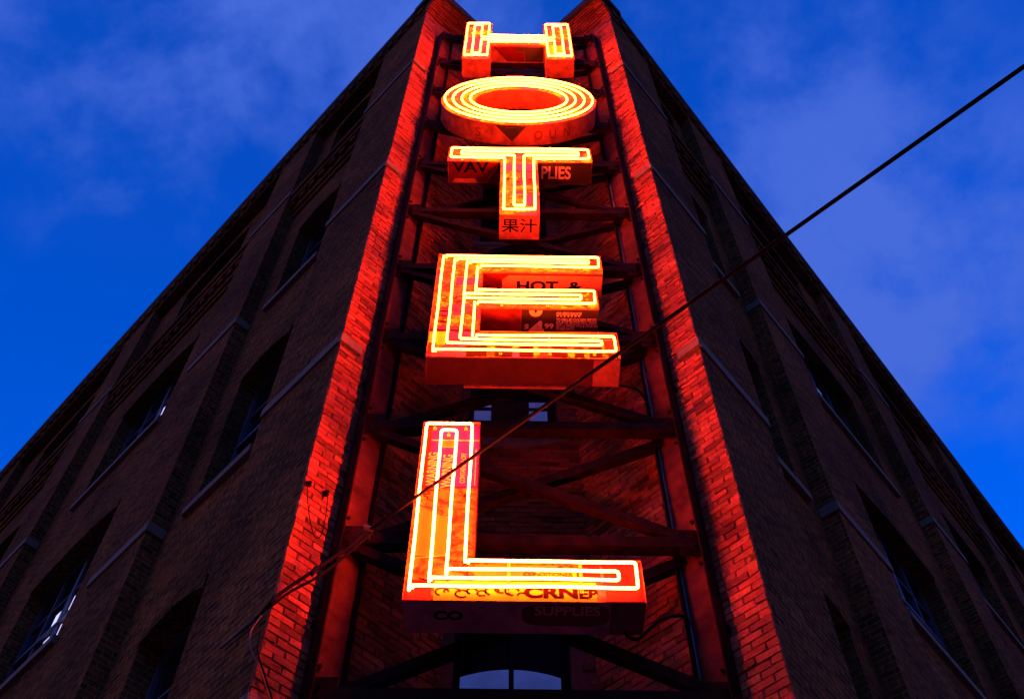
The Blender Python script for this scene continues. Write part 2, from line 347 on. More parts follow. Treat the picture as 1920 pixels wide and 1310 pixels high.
OPS = [(za+.0, za+2.62, .16) for za in FLOORS]
for sd in (-1, 1):
    F = facade(sd); piers, B = bays(sd)
    wall = MB(); ring = MB()
    for bi, (b0, b1) in enumerate(B):
        c = (b0+b1)/2 if bi else ((1.94+3.05)/2 if sd < 0 else 2.12)
        hw = (.56 if sd < 0 else .36) if bi == 0 else 1.23
        wall_with_openings(wall, F, b0, b1, 0, 24.4, -PD, c-hw, c+hw, OPS, .34)
    # pier fronts and side faces, corbelled head
    wall.build('wall', M_BRICK, bld);
    for (s0, s1) in piers:
        pm = MB()
        s00 = 0.004 if s0 == 0 else s0
        if s0 == 0: pm.prism([(.002, 0), (s1, 0), (s1, -PD-.05), (.05, -PD-.05)], 0, 24.4, lambda u, d_, q, F=F: F(u, q, d_))
        else: pm.box((s0, -PD-.05, 0), (s1, 0, 24.4), F)
        pm.build('pier', M_BRICK, bld)
    for bi, (b0, b1) in enumerate(B):
        cb = MB()
        # corbel table below the top stone line
        for k in range(5):
            z0 = 20.25+k*.17; o1 = -PD+.045*(k+1)
            if k == 2:
                s = b0+.03
                while s < b1-.12: cb.box((s, -PD-.02, z0), (s+.15, o1+.02, z0+.17), F); s += .3
                cb.box((b0+.002, -PD-.03, z0), (b1-.002, o1-.05, z0+.17), F)
            else: cb.box((b0+.002, -PD-.02, z0), (b1-.002, o1, z0+.168), F)
        cb.build('corbel', M_BRICK, bld)
        if 1:
            c = (b0+b1)/2 if bi else ((1.94+3.05)/2 if sd < 0 else 2.12)
            hw = (.56 if sd < 0 else .36) if bi == 0 else 1.23
            for fi, (za, zs, rise) in enumerate(OPS):
                lit = ()  # rectangles of glint painted onto the glass, not lit rooms
                if sd < 0 and bi == 1 and fi == 2: lit = ((7.03, 7.24, 12.56, 12.80), (7.05, 7.24, 13.02, 13.36), (7.52, 7.69, 12.56, 12.78), (7.56, 7.70, 13.02, 13.30))
                if sd < 0 and bi == 1 and fi == 3: lit = ((7.08, 7.25, 17.9, 18.2),)
                if sd > 0 and bi == 1 and fi == 2: lit = ((6.16, 6.36, 12.4, 12.75),)
                if sd > 0 and bi == 1 and fi == 3: lit = ((6.42, 6.62, 17.8, 18.6),)
                wn = window(F, c-hw, c+hw, za, zs, rise, -PD-.30, 2 if bi == 0 else 4, 4, lit, glintm=None if sd < 0 else M_VIOLETGLINT)
                ring = MB(); arch_ring(ring, F, c-hw, c+hw, zs, rise, -PD); ring.build('brick_arch', M_BRICK, wn)
                sl = MB(); sl.box((c-hw-.10, -PD-.3, za-.13), (c+hw+.10, -PD+.07, za), F); sl.build('sill', M_STONE, bld)
    # head: corbelled cornice
    cn = MB()
    for k in range(4):
        cn.box((.05, -.45, 24.4+k*.15), (LEN, -.0+.02*k, 24.55+k*.15-.002), F)
    s = .1
    while s < LEN: cn.box((s, -.02, 24.55), (s+.14, .07, 24.84), F); s += .32
    cn.build('cornice', M_BRICK, bld)
    cp = MB(); cp.box((.03, -.5, 25.0), (LEN, .08, ZTOP), F); cp.build('coping', M_ROOF, bld)
    # stone bands on the pier faces
    for z in FLOORS[1:]:
        for pi, (s0, s1) in enumerate(piers):
            bm = MB(); bm.box((s0-(.0 if pi else -.004), -PD+.01, z-.16), (s1+.02, .025, z), F)
            if pi: bm.v and bm.box((s0-.022, -PD+.01, z-.16), (s0-.001, .025, z), F)
            bm.build('stone_band', M_STONE, bld)

# reveals: real brick-by-brick facing over a mortar bed
def brick_field(F, s0, s1, z0, z1, o, mb, skip=None, shade=1.0, rowh=.075, bw=.215, tones=None, quoin=False):
    rows = int((z1-z0)/rowh)
    for r in range(rows):
        z = z0+r*rowh; s = s0-(bw+.01)*(.5 if r % 2 else 0)
        if quoin: s = s0-.004
        first = True
        while s < s1:
            w_ = bw*random.uniform(.93, 1.05)
            if quoin and first and r % 2: w_ = .102
            a, e = max(s, s0-.006), min(s+w_, s1); first = False
            if e-a > .03 and not (skip and skip(a, e, z, z+rowh)):
                p = o+random.uniform(-.006, .008)+(random.random() < .06)*random.uniform(-.012, .012)
                j = lambda: random.uniform(-.004, .004)
                h = rowh-random.uniform(.006, .012); i_ = random.uniform(.003, .007)
                t = random.choice((1, 1, 1.1, .95, .9, .85, .6, 1.1, 1.15, 1.0, .75, .45)); t *= random.uniform(.85, 1.12)*shade
                tl = random.uniform(-.004, .004)
                P = [F(a, o-.03, z), F(e, o-.03, z), F(e, o-.03, z+h), F(a, o-.03, z+h),
                     F(a+i_+j(), p+tl, z+i_*.6+j()), F(e-i_+j(), p-tl, z+i_*.6+j()), F(e-i_+j(), p+j(), z+h-i_*.6+j()), F(a+i_+j(), p+j(), z+h-i_*.6+j())]
                mb.solid(P, [(4, 5, 6, 7), (0, 1, 5, 4), (1, 2, 6, 5), (2, 3, 7, 6), (3, 0, 4, 7)], (t, t*random.uniform(.8, 1.1), t*random.uniform(.8, 1.1)))
            s += w_+.008
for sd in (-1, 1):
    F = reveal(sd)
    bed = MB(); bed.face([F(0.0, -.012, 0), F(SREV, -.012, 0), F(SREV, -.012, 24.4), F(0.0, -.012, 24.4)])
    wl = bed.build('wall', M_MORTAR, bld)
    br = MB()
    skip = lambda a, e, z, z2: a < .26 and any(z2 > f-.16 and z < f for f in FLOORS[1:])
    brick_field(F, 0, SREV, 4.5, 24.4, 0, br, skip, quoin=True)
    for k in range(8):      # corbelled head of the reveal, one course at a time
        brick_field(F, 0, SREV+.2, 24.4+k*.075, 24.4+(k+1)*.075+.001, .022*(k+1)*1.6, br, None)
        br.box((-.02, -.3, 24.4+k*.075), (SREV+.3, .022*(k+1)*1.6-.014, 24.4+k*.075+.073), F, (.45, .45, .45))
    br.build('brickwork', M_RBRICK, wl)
    for f in FLOORS[1:]:
        qs = MB(); qs.box((-.02, -.03, f-.155), (.26, .02, f), F); qs.build('stone_band', M_STONE, bld)
    cp = MB(); cp.box((-.1, -.35, 25.0), (SREV+.4, .36, ZTOP-.003), F); cp.build('coping', M_ROOF, bld)

# rear wall of the notch with its windows
def FR(s, o, z): return (s, YR-o, z)
WX0, WX1 = -.56, .44
rops = [(6.75, 8.85, .13), (11.35, 13.5, .13), (16.0, 18.3, .13)]
bed = MB(); wall_with_openings(bed, FR, -XR-.3, XR+.3, 0, 25.0, -.012, WX0, WX1, rops, .24)
rw = bed.build('wall', M_MORTAR, bld)
br = MB()
def skw(a, e, z, z2): return any(z2 > za-.02 and z < zs+rise+.02 and e > WX0-.02 and a < WX1+.02 for za, zs, rise in rops)
brick_field(FR, -XR, XR, 4.5, 25.0, 0, br, skw, shade=.6)  # rear bricks toned darker to paint in the shade behind the letter casings
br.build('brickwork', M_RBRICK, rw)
cp = MB(); cp.box((-XR-.1, -.4, 25.0), (XR+.1, .03, 25.15), FR); cp.build('coping', M_ROOF, bld)
for i, (za, zs, rise) in enumerate(rops):
    o = -.2
    wr = window(FR, WX0, WX1, za, zs, rise, o, 2, 2, (), M_DARK, M_DUSTY)
    quads = []  # emissive shapes that paint a blue sheen on the glass
    if i == 0:
        for (x0, x1) in ((-.50, -.085), (-.055, .36)):
            a = [(x, 8.08+.10*(1-((x+.07)/.46)**2)) for x in [x1+(x0-x1)*k/8 for k in range(9)]]
            quads.append([FR(x0, o+.02, 7.94), FR(x1, o+.02, 7.94)]+[FR(x, o+.02, z) for x, z in a])
    elif i == 1:
        for (x0, x1) in ((-.52, -.31), (.13, .34)):
            for (z0, z1) in ((11.86, 12.05), (12.12, 12.23)): quads.append([FR(x0, o+.02, z0), FR(x1, o+.02, z0), FR(x1, o+.02, z1), FR(x0, o+.02, z1)])
    else: quads.append([FR(-.2, o+.02, 16.68), FR(.12, o+.02, 16.68), FR(.12, o+.02, 16.8), FR(-.2, o+.02, 16.8)])
    for qd in quads:
        q = MB(); q.face(qd); tag(q.build('pane', M_BLUESHEEN, wr), 'painted dim blue sheen on the window glass')
    s_ = MB(); s_.box((WX0-.08, -.2, za-.1), (WX1+.12, .05, za), FR)
    n_ = 14; P = [(WX0-.06+(WX1-WX0+.16)*k/n_) for k in range(n_+1)]
    poly = [(x, za-.1) for x in P]+[(x, za-.1-.15*(1-((x+.06)/.6)**2)-.02) for x in reversed(P)]
    s_.prism(poly, .0, .035, FR); s_.build('sill', M_STONE, bld)
# roof deck
rf = MB(); fl, fr_ = facade(-1), facade(1)
rf.face([fl(.1, -.2, 24.3), fl(LEN, -.2, 24.3), fr_(LEN, -.2, 24.3), fr_(.1, -.2, 24.3), (XR, YR+.15, 24.3), (-XR, YR+.15, 24.3)]); rf.build('roof', M_ROOF, bld)

# ------------------------------------------------------------------ steel frame
frame = empty('steel_sign_frame', (0, 6.2, 0))
tag(frame, 'dark riveted steel lattice of crossed beams between two tall columns in the corner notch', 'sign frame')
S0 = .377; FW = .158; CD = .285; CT = 23.45
for sd in (-1, 1):
    F = reveal(sd)
    c = MB(); 
    c.box((S0, .012, 3.2), (S0+.014, FW, CT), F); c.box((S0+CD-.014, .012, 3.2), (S0+CD, FW, CT), F)
    col = c.build('column', M_STEEL, frame)
    wb = MB(); wb.box((S0+.014, FW/2-.006, 3.2), (S0+CD-.014, FW/2+.006, CT), F); wb.build('column_web', M_WEB, col)
    bo = MB()
    for z in [6.95+1.65*k for k in range(11)]:
        for (ds, dz) in ((.07, -.24), (.07, .27)):
            P = Vector(F(S0+ds, FW/2+.006, z+dz)); Q = Vector(F(S0+ds, FW/2+.03, z+dz)); bo.tube([P, Q], .018, 6)
    bo.build('bolt', M_STEEL, col)
    bk = MB()
    for z in [7.6+3.3*k for k in range(5)]:
        bk.box((S0-.02, .0, z), (S0+CD+.02, .02, z+.08), F)
    bk.build('bracket', M_STEEL, frame)
NZ = [6.95+1.65*k for k in range(11)]
YT = 6.215
def beamsec(mb, a, b_, y0, h=.105, dep=.10, t=.010):
    """channel laid between two points (x,z), web to the front, flanges to the rear"""
    a, b_ = Vector((a[0], 0, a[1])), Vector((b_[0], 0, b_[1])); d = (b_-a).normalized(); n = Vector((-d.z, 0, d.x))
    if n.z < 0: n = -n
    def T(u, v, q): p = a+d*u+n*q; return (p.x, y0+v, p.z)
    Ln = (b_-a).length
    mb.box((0, 0, -h/2), (Ln, t, h/2), T); mb.box((0, t, -h/2), (Ln, dep, -h/2+t), T); mb.box((0, t, h/2-t), (Ln, dep, h/2), T)
for k, z in enumerate(NZ):
    mb = MB(); beamsec(mb, (-1.45, z), (1.47, z), YT+.0015*k, .12, .11); mb.build('crossbeam', M_STEEL, frame)
    for sd in (-1, 1):
        gp = MB(); x = sd*1.43
        gp.box((x-.10, YT+.012, z-.16), (x+.10, YT+.022, z+.16))
        gp.build('gusset_plate', M_STEEL, frame)
        an = MB(); an.box((x-.035+sd*.02, YT-.008, z-.10), (x+.035+sd*.02, YT-.001, z+.10)); 
        for dz in (-.06, .06): an.tube([(x+sd*.02, YT-.009, z+dz), (x+sd*.02, YT-.03, z+dz)], .014, 6)
        an.build('bolted_cleat', M_STEEL, frame)
for k in range(len(NZ)-1):
    z0, z1 = NZ[k], NZ[k+1]
    mb = MB(); beamsec(mb, (-1.42, z0+.06), (1.44, z1-.06), YT+.115, .10, .08); mb.build('brace', M_STEEL, frame)
    mb = MB(); beamsec(mb, (1.44, z0+.06), (-1.42, z1-.06), YT+.026, .10, .08); mb.build('brace', M_STEEL, frame)

# ------------------------------------------------------------------ neon letters
YF, YB, YN = 5.88, 6.20, 5.835
TR = .0118
TUBE_R = {}
def FY(u, d, q): return (u, d, q)
def rounded(path, r=.028, closed=False, n=4):
    pts = [Vector((x, 0, z)) for x, z in path]; out_ = []
    N_ = len(pts)
    for i, p in enumerate(pts):
        if not closed and i in (0, N_-1): out_.append(p); continue
        a = pts[i-1]-p; b_ = pts[(i+1) % N_]-p; rr = min(r, a.length*.45, b_.length*.45)
        pa, pb = p+a.normalized()*rr, p+b_.normalized()*rr
        for k in range(n+1):
            t = k/n; out_.append(pa*(1-t)**2+p*2*t*(1-t)+pb*t*t)
    return out_
def wob(p, amp=.0022):
    return Vector((p.x+math.sin(p.z*5.1+p.x*3)*amp, YN+math.sin(p.x*4+p.z*6.3)*.003, p.z+math.sin(p.x*6.7)*amp))
def densify(pts, closed, step=.18):
    o_ = []; n = len(pts)
    for i in range(n if closed else n-1):
        a, b_ = pts[i], pts[(i+1) % n]; k = max(1, int((b_-a).length/step))
        o_ += [a+(b_-a)*j/k for j in range(k)]
    if not closed: o_.append(pts[-1])
    return o_
def neon_tube(path, root, matn, closed=False, label=None):
    pts = [wob(p) for p in densify(rounded(path, closed=closed), closed)]
    if not closed:   # bent-back ends
        pts = [pts[0]+Vector((0, .028, 0))]+pts+[pts[-1]+Vector((0, .028, 0))]
    mb = MB(); mb.tube(pts, TUBE_R.get(root, TR), 8, closed); return mb.build('neon_tube', matn, root, smooth=True)
def casing(poly, root, cmat, zc=None):
    mb = MB(); mb.prism(poly, YF-.012, YB, FY, caps=(False, True)); 
    ox = mb.build('casing', cmat, root); return ox
def face_of(poly, root, fm):
    mb = MB(); mb.face([(x, YF+.004, z) for x, z in poly]); return mb.build('face_panel', fm, root)
def supports(pts, root):
    for x, z in pts:
        mb = MB(); mb.tube([(x, YF-.002, z-.004), (x, YN-.004, z)], .006, 6); mb.box((x-.014, YF-.006, z-.022), (x+.014, YF+.002, z+.014))
        mb.build('tube_support', M_YTXT, root)
def wires(paths, root):
    for p in paths: mb = MB(); mb.tube(p, .006, 5); mb.build('jumper_wire', M_RTXT, root)
def squiggle(x, z, w_=.07, h=.06):
    return [(x+w_*math.sin(k*.9)*.5*(1 if k < 7 else .4), YF-.012-.004*(k % 3), z-h*k/9) for k in range(10)]
def text(s, size, M, mtl, parent, name='lettering', sx=1.0, extrude=.0008, bold=.0):
    cu = bpy.data.curves.new(name, 'FONT'); cu.body = s; cu.size = size; cu.extrude = extrude; cu.offset = bold; cu.align_x = 'CENTER'; cu.align_y = 'CENTER'
    t = bpy.data.objects.new(name, cu); COL.objects.link(t); bpy.context.view_layer.update()
    me = bpy.data.meshes.new_from_object(t.evaluated_get(bpy.context.evaluated_depsgraph_get())); bpy.data.objects.remove(t)
    me.materials.clear(); me.materials.append(mtl); me.transform(Matrix.Diagonal((sx, 1, 1, 1)))
    me.transform(M)
    o = bpy.data.objects.new(name, me); COL.objects.link(o); o.parent = parent
    q, loc = parent, Vector((0, 0, 0))
    while q: loc += q.location; q = q.parent
    me.transform(Matrix.Translation(-loc)); return o
def under(x, y, z):      # text read from below, tops towards the street
    return Matrix(((1, 0, 0, x), (0, -1, 0, y), (0, 0, -1, z), (0, 0, 0, 1)))
def front(x, y, z, ang=0):
    return Matrix.Translation((x, y, z)) @ Matrix.Rotation(-ang, 4, 'Y') @ Matrix.Rotation(R_(90), 4, 'X')
def cut_front(o, y):
    bm = bmesh.new(); bm.from_mesh(o.data); off = 6.2
    bmesh.ops.bisect_plane(bm, geom=bm.verts[:]+bm.edges[:]+bm.faces[:], plane_co=(0, y-off, 0), plane_no=(0, -1, 0), clear_outer=True)
    bm.to_mesh(o.data); bm.free()
def patch(x0, x1, z0, z1, m_, root, y=None, name='sign_panel', poly=None):
    mb = MB(); y = y or YF+.001
    pl = poly or [(x0, z0), (x1, z0), (x1, z1), (x0, z1)]
    mb.prism(pl, y, y+.002, FY); return mb.build(name, m_, root)
def upatch(poly, z, m_, root):     # sheet on an underside, (x, y) polygon
    mb = MB(); mb.prism(poly, z-.004, z-.002, lambda u, d, q: (u, q, d)); return mb.build('sign_panel', m_, root)
def rect(x0, x1, y0, y1): return [(x0, y0), (x1, y0), (x1, y1), (x0, y1)]
GRP = 'neon letters of the vertical hotel sign'
def letter(ch, z, desc):
    r = empty('neon_letter', (0, 6.2, z)); return tag(r, desc, 'neon letter', GRP)

# ---- H
H = letter('H', 20.75, 'glowing neon letter H, topmost of the sign, against the sky gap')
TUBE_R[H] = .0155
hp = [(-1.0, 20.76), (-.50, 20.76), (-.50, 21.66), (.485, 21.66), (.485, 20.80), (.99, 20.80), (.99, 23.05), (.485, 23.05), (.485, 22.26), (-.50, 22.26), (-.50, 23.05), (-1.0, 23.05)]
casing(hp, H, M_CASE); face_of(hp, H, M_FACE['H'])
neon_tube([(-.964, 20.92), (-.964, 22.95), (-.553, 22.95), (-.553, 22.16), (.53, 22.16), (.53, 22.95), (.953, 22.95), (.953, 20.92), (.53, 20.92), (.53, 21.76), (-.553, 21.76), (-.553, 20.92)], H, M_NEON, True)
neon_tube([(-.83, 21.03), (-.83, 22.84), (-.685, 22.84), (-.685, 22.03), (.665, 22.03), (.665, 22.84), (.82, 22.84), (.82, 21.03), (.665, 21.03), (.665, 21.88), (-.685, 21.88), (-.685, 21.03)], H, M_NEON, True)
supports([(x, z) for x in (-.964, -.83, -.685, -.553, .53, .665, .82, .953) for z in (20.96, 22.5)]+[(x, z) for x in (-.2, .2) for z in (21.76, 22.16)], H)
upatch([(-.46, 5.9), (-.02, 5.9), (-.02, 6.0), (.12, 6.0), (.12, 6.18), (-.2, 6.18)], 21.66, M_REDP, H)
upatch([(-.02, 5.905), (.46, 5.905), (.46, 6.18), (.125, 6.18), (.125, 5.995), (-.02, 5.995)], 21.66, M_BLK, H)
patch(-.95, -.56, 21.4, 22.1, M_MAG, H); patch(.55, .80, 21.1, 21.7, M_YELP, H); patch(-.9, -.6, 22.35, 22.5, M_YELP, H)
# ---- O
O = letter('O', 17.5, 'glowing round neon letter O, second from the top of the sign')
OC = (0.0, 18.60)
def ell(rx, rz, n=64, c=OC): return [(c[0]+rx*math.cos(2*math.pi*k/n), c[1]+rz*math.sin(2*math.pi*k/n)) for k in range(n)]
def ringface(y, ro, ri, name, m_, root):
    a, b_ = ell(*ro), ell(*ri); mb = MB(); n = len(a)
    P = [(x, y, z) for x, z in a]+[(x, y, z) for x, z in b_]
    mb.solid(P, [(k, (k+1) % n, (k+1) % n+n, k+n) for k in range(n)]); return mb.build(name, m_, root)
mb = MB(); 
for e in (ell(1.235, 1.10), ell(.69, .56)): mb.prism(e, YF-.012, YB, FY, caps=(False, False))
a, b_ = ell(1.235, 1.10), ell(.69, .56); n_ = len(a)
mb.solid([(x, YB, z) for x, z in a]+[(x, YB, z) for x, z in b_], [(k, (k+1) % n_, (k+1) % n_+n_, k+n_) for k in range(n_)])
mb.build('casing', M_CASE, O, smooth=False)
ringface(YF+.004, (1.235, 1.10), (.69, .56), 'face_panel', M_FACE['O'], O)
def Earr(rx, rz): return [(p[0], p[1]) for p in ell(rx, rz, 72, (0.0, 18.62))]
for rx, rz in ((1.18, 1.055), (1.05, .915), (.91, .775), (.775, .635)):
    mb = MB(); mb.tube([(x, YN, z) for x, z in Earr(rx, rz)], .0145, 8, True); mb.build('neon_tube', M_NEON, O, smooth=True)
supports([(rx*math.cos(t), 18.62+rz*math.sin(t)) for rx, rz in ((1.18, 1.055), (1.05, .915), (.91, .775), (.775, .635)) for t in (.2, 1.1, 2.0, 2.9, 3.8, 4.7, 5.6)], O)
# black triangle and faint letters on the curved underside
def on_o(x, y, out_=.012):
    t = -math.acos(max(-1, min(1, x/1.235))); return (x*(1+out_), y, 18.60+(1.10+out_)*math.sin(t))
mb = MB(); K = 8
for k in range(K):
    y0, y1 = YF+.002+k*.24/K, YF+.002+(k+1)*.24/K
    def xr(y): f = (y-YF)/.245; return -.36+(.26*f), .12-(.22*f)
    (a0, a1), (c0, c1) = xr(y0), xr(y1)
    mb.face([on_o(a0, y0), on_o((a0+a1)/2, y0), on_o(a1, y0), on_o(c1, y1), on_o((c0+c1)/2, y1), on_o(c0, y1)])
mb.build('painted_triangle', M_BLK, O)
for ch, x in (('S', -.62), ('O', .3), ('U', .52), ('N', .74)):
    z = on_o(x, 6)[2]; sl = math.atan2(on_o(x+.02, 6)[2]-on_o(x-.02, 6)[2], .04)
    text(ch, .2, Matrix.Translation((x, 6.04, z-.006)) @ Matrix.Rotation(-sl, 4, 'Y') @ under(0, 0, 0), M_FAINT, O, sx=.9)
# ---- T
T_ = letter('T', 14.27, 'glowing neon letter T, middle letter, with two dark Chinese characters under its stem')
TUBE_R[T_] = .0145
tp = [(-.256, 14.27), (.257, 14.27), (.257, 16.05), (1.025, 16.05), (1.025, 16.56), (-1.0, 16.56), (-1.0, 16.05), (-.256, 16.05)]
casing(tp, T_, M_CASE); face_of(tp, T_, M_FACE['T'])
neon_tube([(-.20, 14.40), (.202, 14.40), (.202, 16.11), (.985, 16.11), (.985, 16.46), (-.955, 16.46), (-.955, 16.11), (-.20, 16.11)], T_, M_NEON, True)
neon_tube([(-.066, 14.51), (.068, 14.51), (.068, 16.22), (.84, 16.22), (.84, 16.35), (-.81, 16.35), (-.81, 16.22), (-.066, 16.22)], T_, M_NEON, True)
supports([(x, z) for x in (-.2, -.066, .068, .202) for z in (14.46, 15.3)]+[(x, 16.11) for x in (-.8, -.5, .5, .9)], T_)
wires([squiggle(-.16, 15.45), squiggle(.15, 15.45), [(-.06, YF-.01, 15.35), (.1, YF-.02, 15.34), (.2, YF-.01, 15.33)]], T_)
upatch(rect(-.252, .253, YF, YB), 14.27, M_CREAM, T_)
text('果汁', .205, under(.0, 6.02, 14.265), M_BTXT, T_, sx=1.12, bold=.002)
upatch([(-.99, YF), (-.26, YF), (-.48, YB-.005), (-.99, YB-.005)], 16.05, M_REDP, T_); upatch([(-.255, YF), (-.255, YB-.005), (-.475, YB-.005)], 16.05, M_BLK, T_)
text('VAV', .22, under(-.68, 5.965, 16.045), M_BTXT, T_, sx=1.2, bold=.006)
upatch([(-.9, 6.13), (-.62, 6.13), (-.58, 6.19), (-.95, 6.19)], 16.047, M_CREAM, T_)
upatch(rect(.26, 1.02, YF, YB-.005), 16.05, M_BLK, T_); text('PLIES', .26, under(.52, 6.035, 16.045), M_WTXT, T_, sx=.74, bold=.006)
patch(-.24, .24, 15.75, 16.02, M_MAG, T_); patch(.07, .24, 14.6, 14.95, M_MAG, T_)
# ---- E
E_ = letter('E', 10.9, 'glowing neon letter E, second from the bottom, with a black price panel inside')
TUBE_R[E_] = .0118
ep = [(-.948, 10.91), (1.006, 10.91), (1.006, 11.42), (-.425, 11.42), (-.425, 11.905), (.852, 11.905), (.852, 12.33), (-.425, 12.33), (-.425, 12.73), (.95, 12.73), (.95, 13.17), (-.948, 13.17)]
casing(ep, E_, M_CASE); face_of(ep, E_, M_FACE['E'])
neon_tube([(-.889, 13.06), (-.881, 11.0), ], E_, M_NEON)
neon_tube([(-.86, 11.0), (.965, 11.0), (.967, 11.29), (-.455, 11.29)], E_, M_NEON)
neon_tube([(-.492, 11.30), (-.492, 11.97)], E_, M_NEON)
neon_tube([(-.46, 11.98), (.812, 11.98), (.818, 12.26), (-.46, 12.26)], E_, M_NEON)
neon_tube([(-.487, 12.27), (-.484, 12.80)], E_, M_NEON)
neon_tube([(-.45, 12.83), (.907, 12.83), (.915, 13.07), (-.86, 13.07)], E_, M_NEON)
neon_tube([(-.755, 12.98), (-.75, 11.12), (.83, 11.115), (.83, 11.20), (-.617, 11.205), (-.612, 12.06)], E_, M_NEON)
neon_tube([(-.612, 12.15), (-.61, 12.93)], E_, M_NEON)
neon_tube([(-.60, 12.065), (.665, 12.065), (.665, 12.165), (-.60, 12.165)], E_, M_NEON, True)
neon_tube([(-.58, 12.93), (.80, 12.925), (.80, 12.995), (-.73, 12.995)], E_, M_NEON)
supports([(x, z) for x in (-.2, .3, .75) for z in (11.0, 11.29, 11.98, 12.26, 12.83, 13.07)]+[(-.885, 11.5), (-.885, 12.6), (-.75, 11.6), (-.61, 11.6), (-.61, 12.6)], E_)
wires([squiggle(-.82, 12.15, .06, .14), [(-.73, YF-.01, 12.1), (-.68, YF-.03, 12.12), (-.62, YF-.01, 12.17)], [(-.72, YF-.01, 12.03), (-.68, YF-.02, 12.0), (-.64, YF-.01, 12.06), (-.6, YF-.01, 12.0)]], E_)
patch(-.94, -.86, 11.0, 11.2, M_REDP, E_); patch(-.72, -.45, 12.45, 12.62, M_MAG, E_)
patch(-.945, -.77, 11.16, 11.42, M_YELP, E_); patch(-.945, -.45, 11.44, 11.47, M_RTXT, E_)
for z in (11.62, 11.74, 11.84): patch(-.87, -.77, z, z+.03, M_RTXT, E_)
x = -.55
for w_ in (.26, .22, .18, .09, .2, .12, .16, .12):
    patch(x, x+w_*.8, 10.955, 11.16, M_RTXT if w_ > .1 else M_REDP, E_, y=YF+.0005); x += w_+.03
patch(.86, 1.0, 11.02, 11.27, M_REDP, E_, y=YF-.001); patch(.82, .90, 12.86, 13.05, M_REDP, E_)
# undersides: printed boards
upatch(rect(-.42, .945, YF, YB), 12.73, M_REDP, E_)
upatch([(-.12, YF+.02), (.945, YF+.02), (.945, YB-.01), (-.2, YB-.01), (-.2, YF+.08)], 12.728, simple('salmon_sheet', (.62, .22, .18), .45, 0, 4, .1), E_)
text('HOT  &', .165, under(.33, 6.04, 12.723), M_BTXT, E_, sx=1.35, bold=.006)
upatch(rect(-.42, .01, YF, YB), 11.905, simple('dark_red_film', (.20, .02, .02), .4, 0, 7, .7), E_)
upatch(rect(.015, .85, YF, YB), 11.905, M_BLK, E_)
text('$', .10, under(.075, 6.10, 11.9), M_WTXT, E_, bold=.003); text('4', .26, under(.185, 6.13, 11.9), M_WTXT, E_, sx=1.2, bold=.01); text('99', .09, under(.32, 6.085, 11.9), M_WTXT, E_, sx=1.1, bold=.003)
cut_front(text('0', .20, under(.17, 5.89, 11.9), M_WTXT, E_, sx=1.3, bold=.012), YF+.003)
for i, ln in enumerate(('OR BBQ SAUCE', '* * * * * * *', 'TO GRILLED CHICKEN SERVED', 'SOUP OR BROWN RICE, FRESH', 'HOT or WHEAT PITA & YOUR CH', 'OR BBQ SAUCE')):
    wd = (.27, .26, .44, .44, .45, .20)[i]
    o = text(ln, .048, under(.395+wd/2, 5.925+i*.038, 11.9), M_WTXT, E_, bold=.0012)
    xs = [v_.co.x for v_ in o.data.vertices]; cx = (max(xs)+min(xs))/2; k = wd/(max(xs)-min(xs))
    for v_ in o.data.vertices: v_.co.x = (v_.co.x-cx)*k+.395+wd/2
upatch(rect(-.945, .735, YF, YB), 10.91, simple('dull_red_sheet', (.13, .02, .018), .5, 0, 5, .3), E_); upatch(rect(.74, 1.003, YF, YB), 10.91, M_CREAM, E_)
mr = MB(); mr.box((-.57, YB-.015, 10.86), (.47, YB+.01, 10.9)); mr.build('mounting_rail', M_CREAM, E_)
# ---- L
L_ = letter('L', 7.53, 'glowing neon letter L, lowest of the sign, with WARNING on its magenta panel')
lp = [(-.888, 7.53), (.923, 7.53), (.923, 7.98), (-.37, 7.98), (-.37, 9.79), (-.888, 9.79)]
casing(lp, L_, M_CASE); face_of(lp, L_, M_FACE['L'])
neon_tube([(-.843, 7.625), (-.856, 9.725), (-.44, 9.725), (-.44, 7.935)], L_, M_NEON_L)
neon_tube([(-.415, 7.925), (.877, 7.925), (.872, 7.65), (-.82, 7.65)], L_, M_NEON_L)
neon_tube([(-.70, 7.72), (-.717, 9.625), (-.577, 9.625), (-.577, 7.80)], L_, M_NEON_L)
neon_tube([(-.69, 7.735), (.737, 7.735), (.737, 7.83), (-.57, 7.83)], L_, M_NEON_L)
supports([(-.78, 9.70), (-.5, 9.70), (-.65, 9.6), (-.44, 9.3), (-.85, 9.0), (-.44, 8.7), (-.85, 8.3)]+[(x, z) for x in (-.1, .45) for z in (7.65, 7.735, 7.83, 7.925)], L_)
wires([squiggle(-.79, 8.79, .05, .09), squiggle(-.46, 8.79, .04, .09), [(-.83, YF-.02, 8.84), (-.78, YF-.02, 8.80), (-.68, YF-.02, 8.80)], [(-.53, YF-.01, 7.84), (-.46, YF-.02, 7.88), (-.43, YF-.01, 7.93)],
       [(-.57, YF-.01, 7.8), (-.565, YF-.01, 7.74)], [(-.42, YF-.01, 7.92), (-.415, YF-.01, 7.77)], [(-.69, YF-.01, 7.73), (-.78, YF-.01, 7.76)]], L_)
patch(0, 0, 0, 0, M_MAG, L_, poly=[(-.80, 8.86), (-.375, 8.86), (-.375, 9.74), (-.80, 9.74)])
patch(-.885, -.805, 8.86, 9.78, M_REDP, L_); patch(-.8, -.375, 9.52, 9.535, M_YTXT, L_, y=YF-.001); patch(-.69, -.59, 9.42, 9.432, M_YTXT, L_, y=YF-.001)
patch(-.70, -.59, 9.432, 9.52, M_CLAY, L_, y=YF-.001); patch(-.8, -.375, 8.865, 8.874, M_RTXT, L_, y=YF-.001)
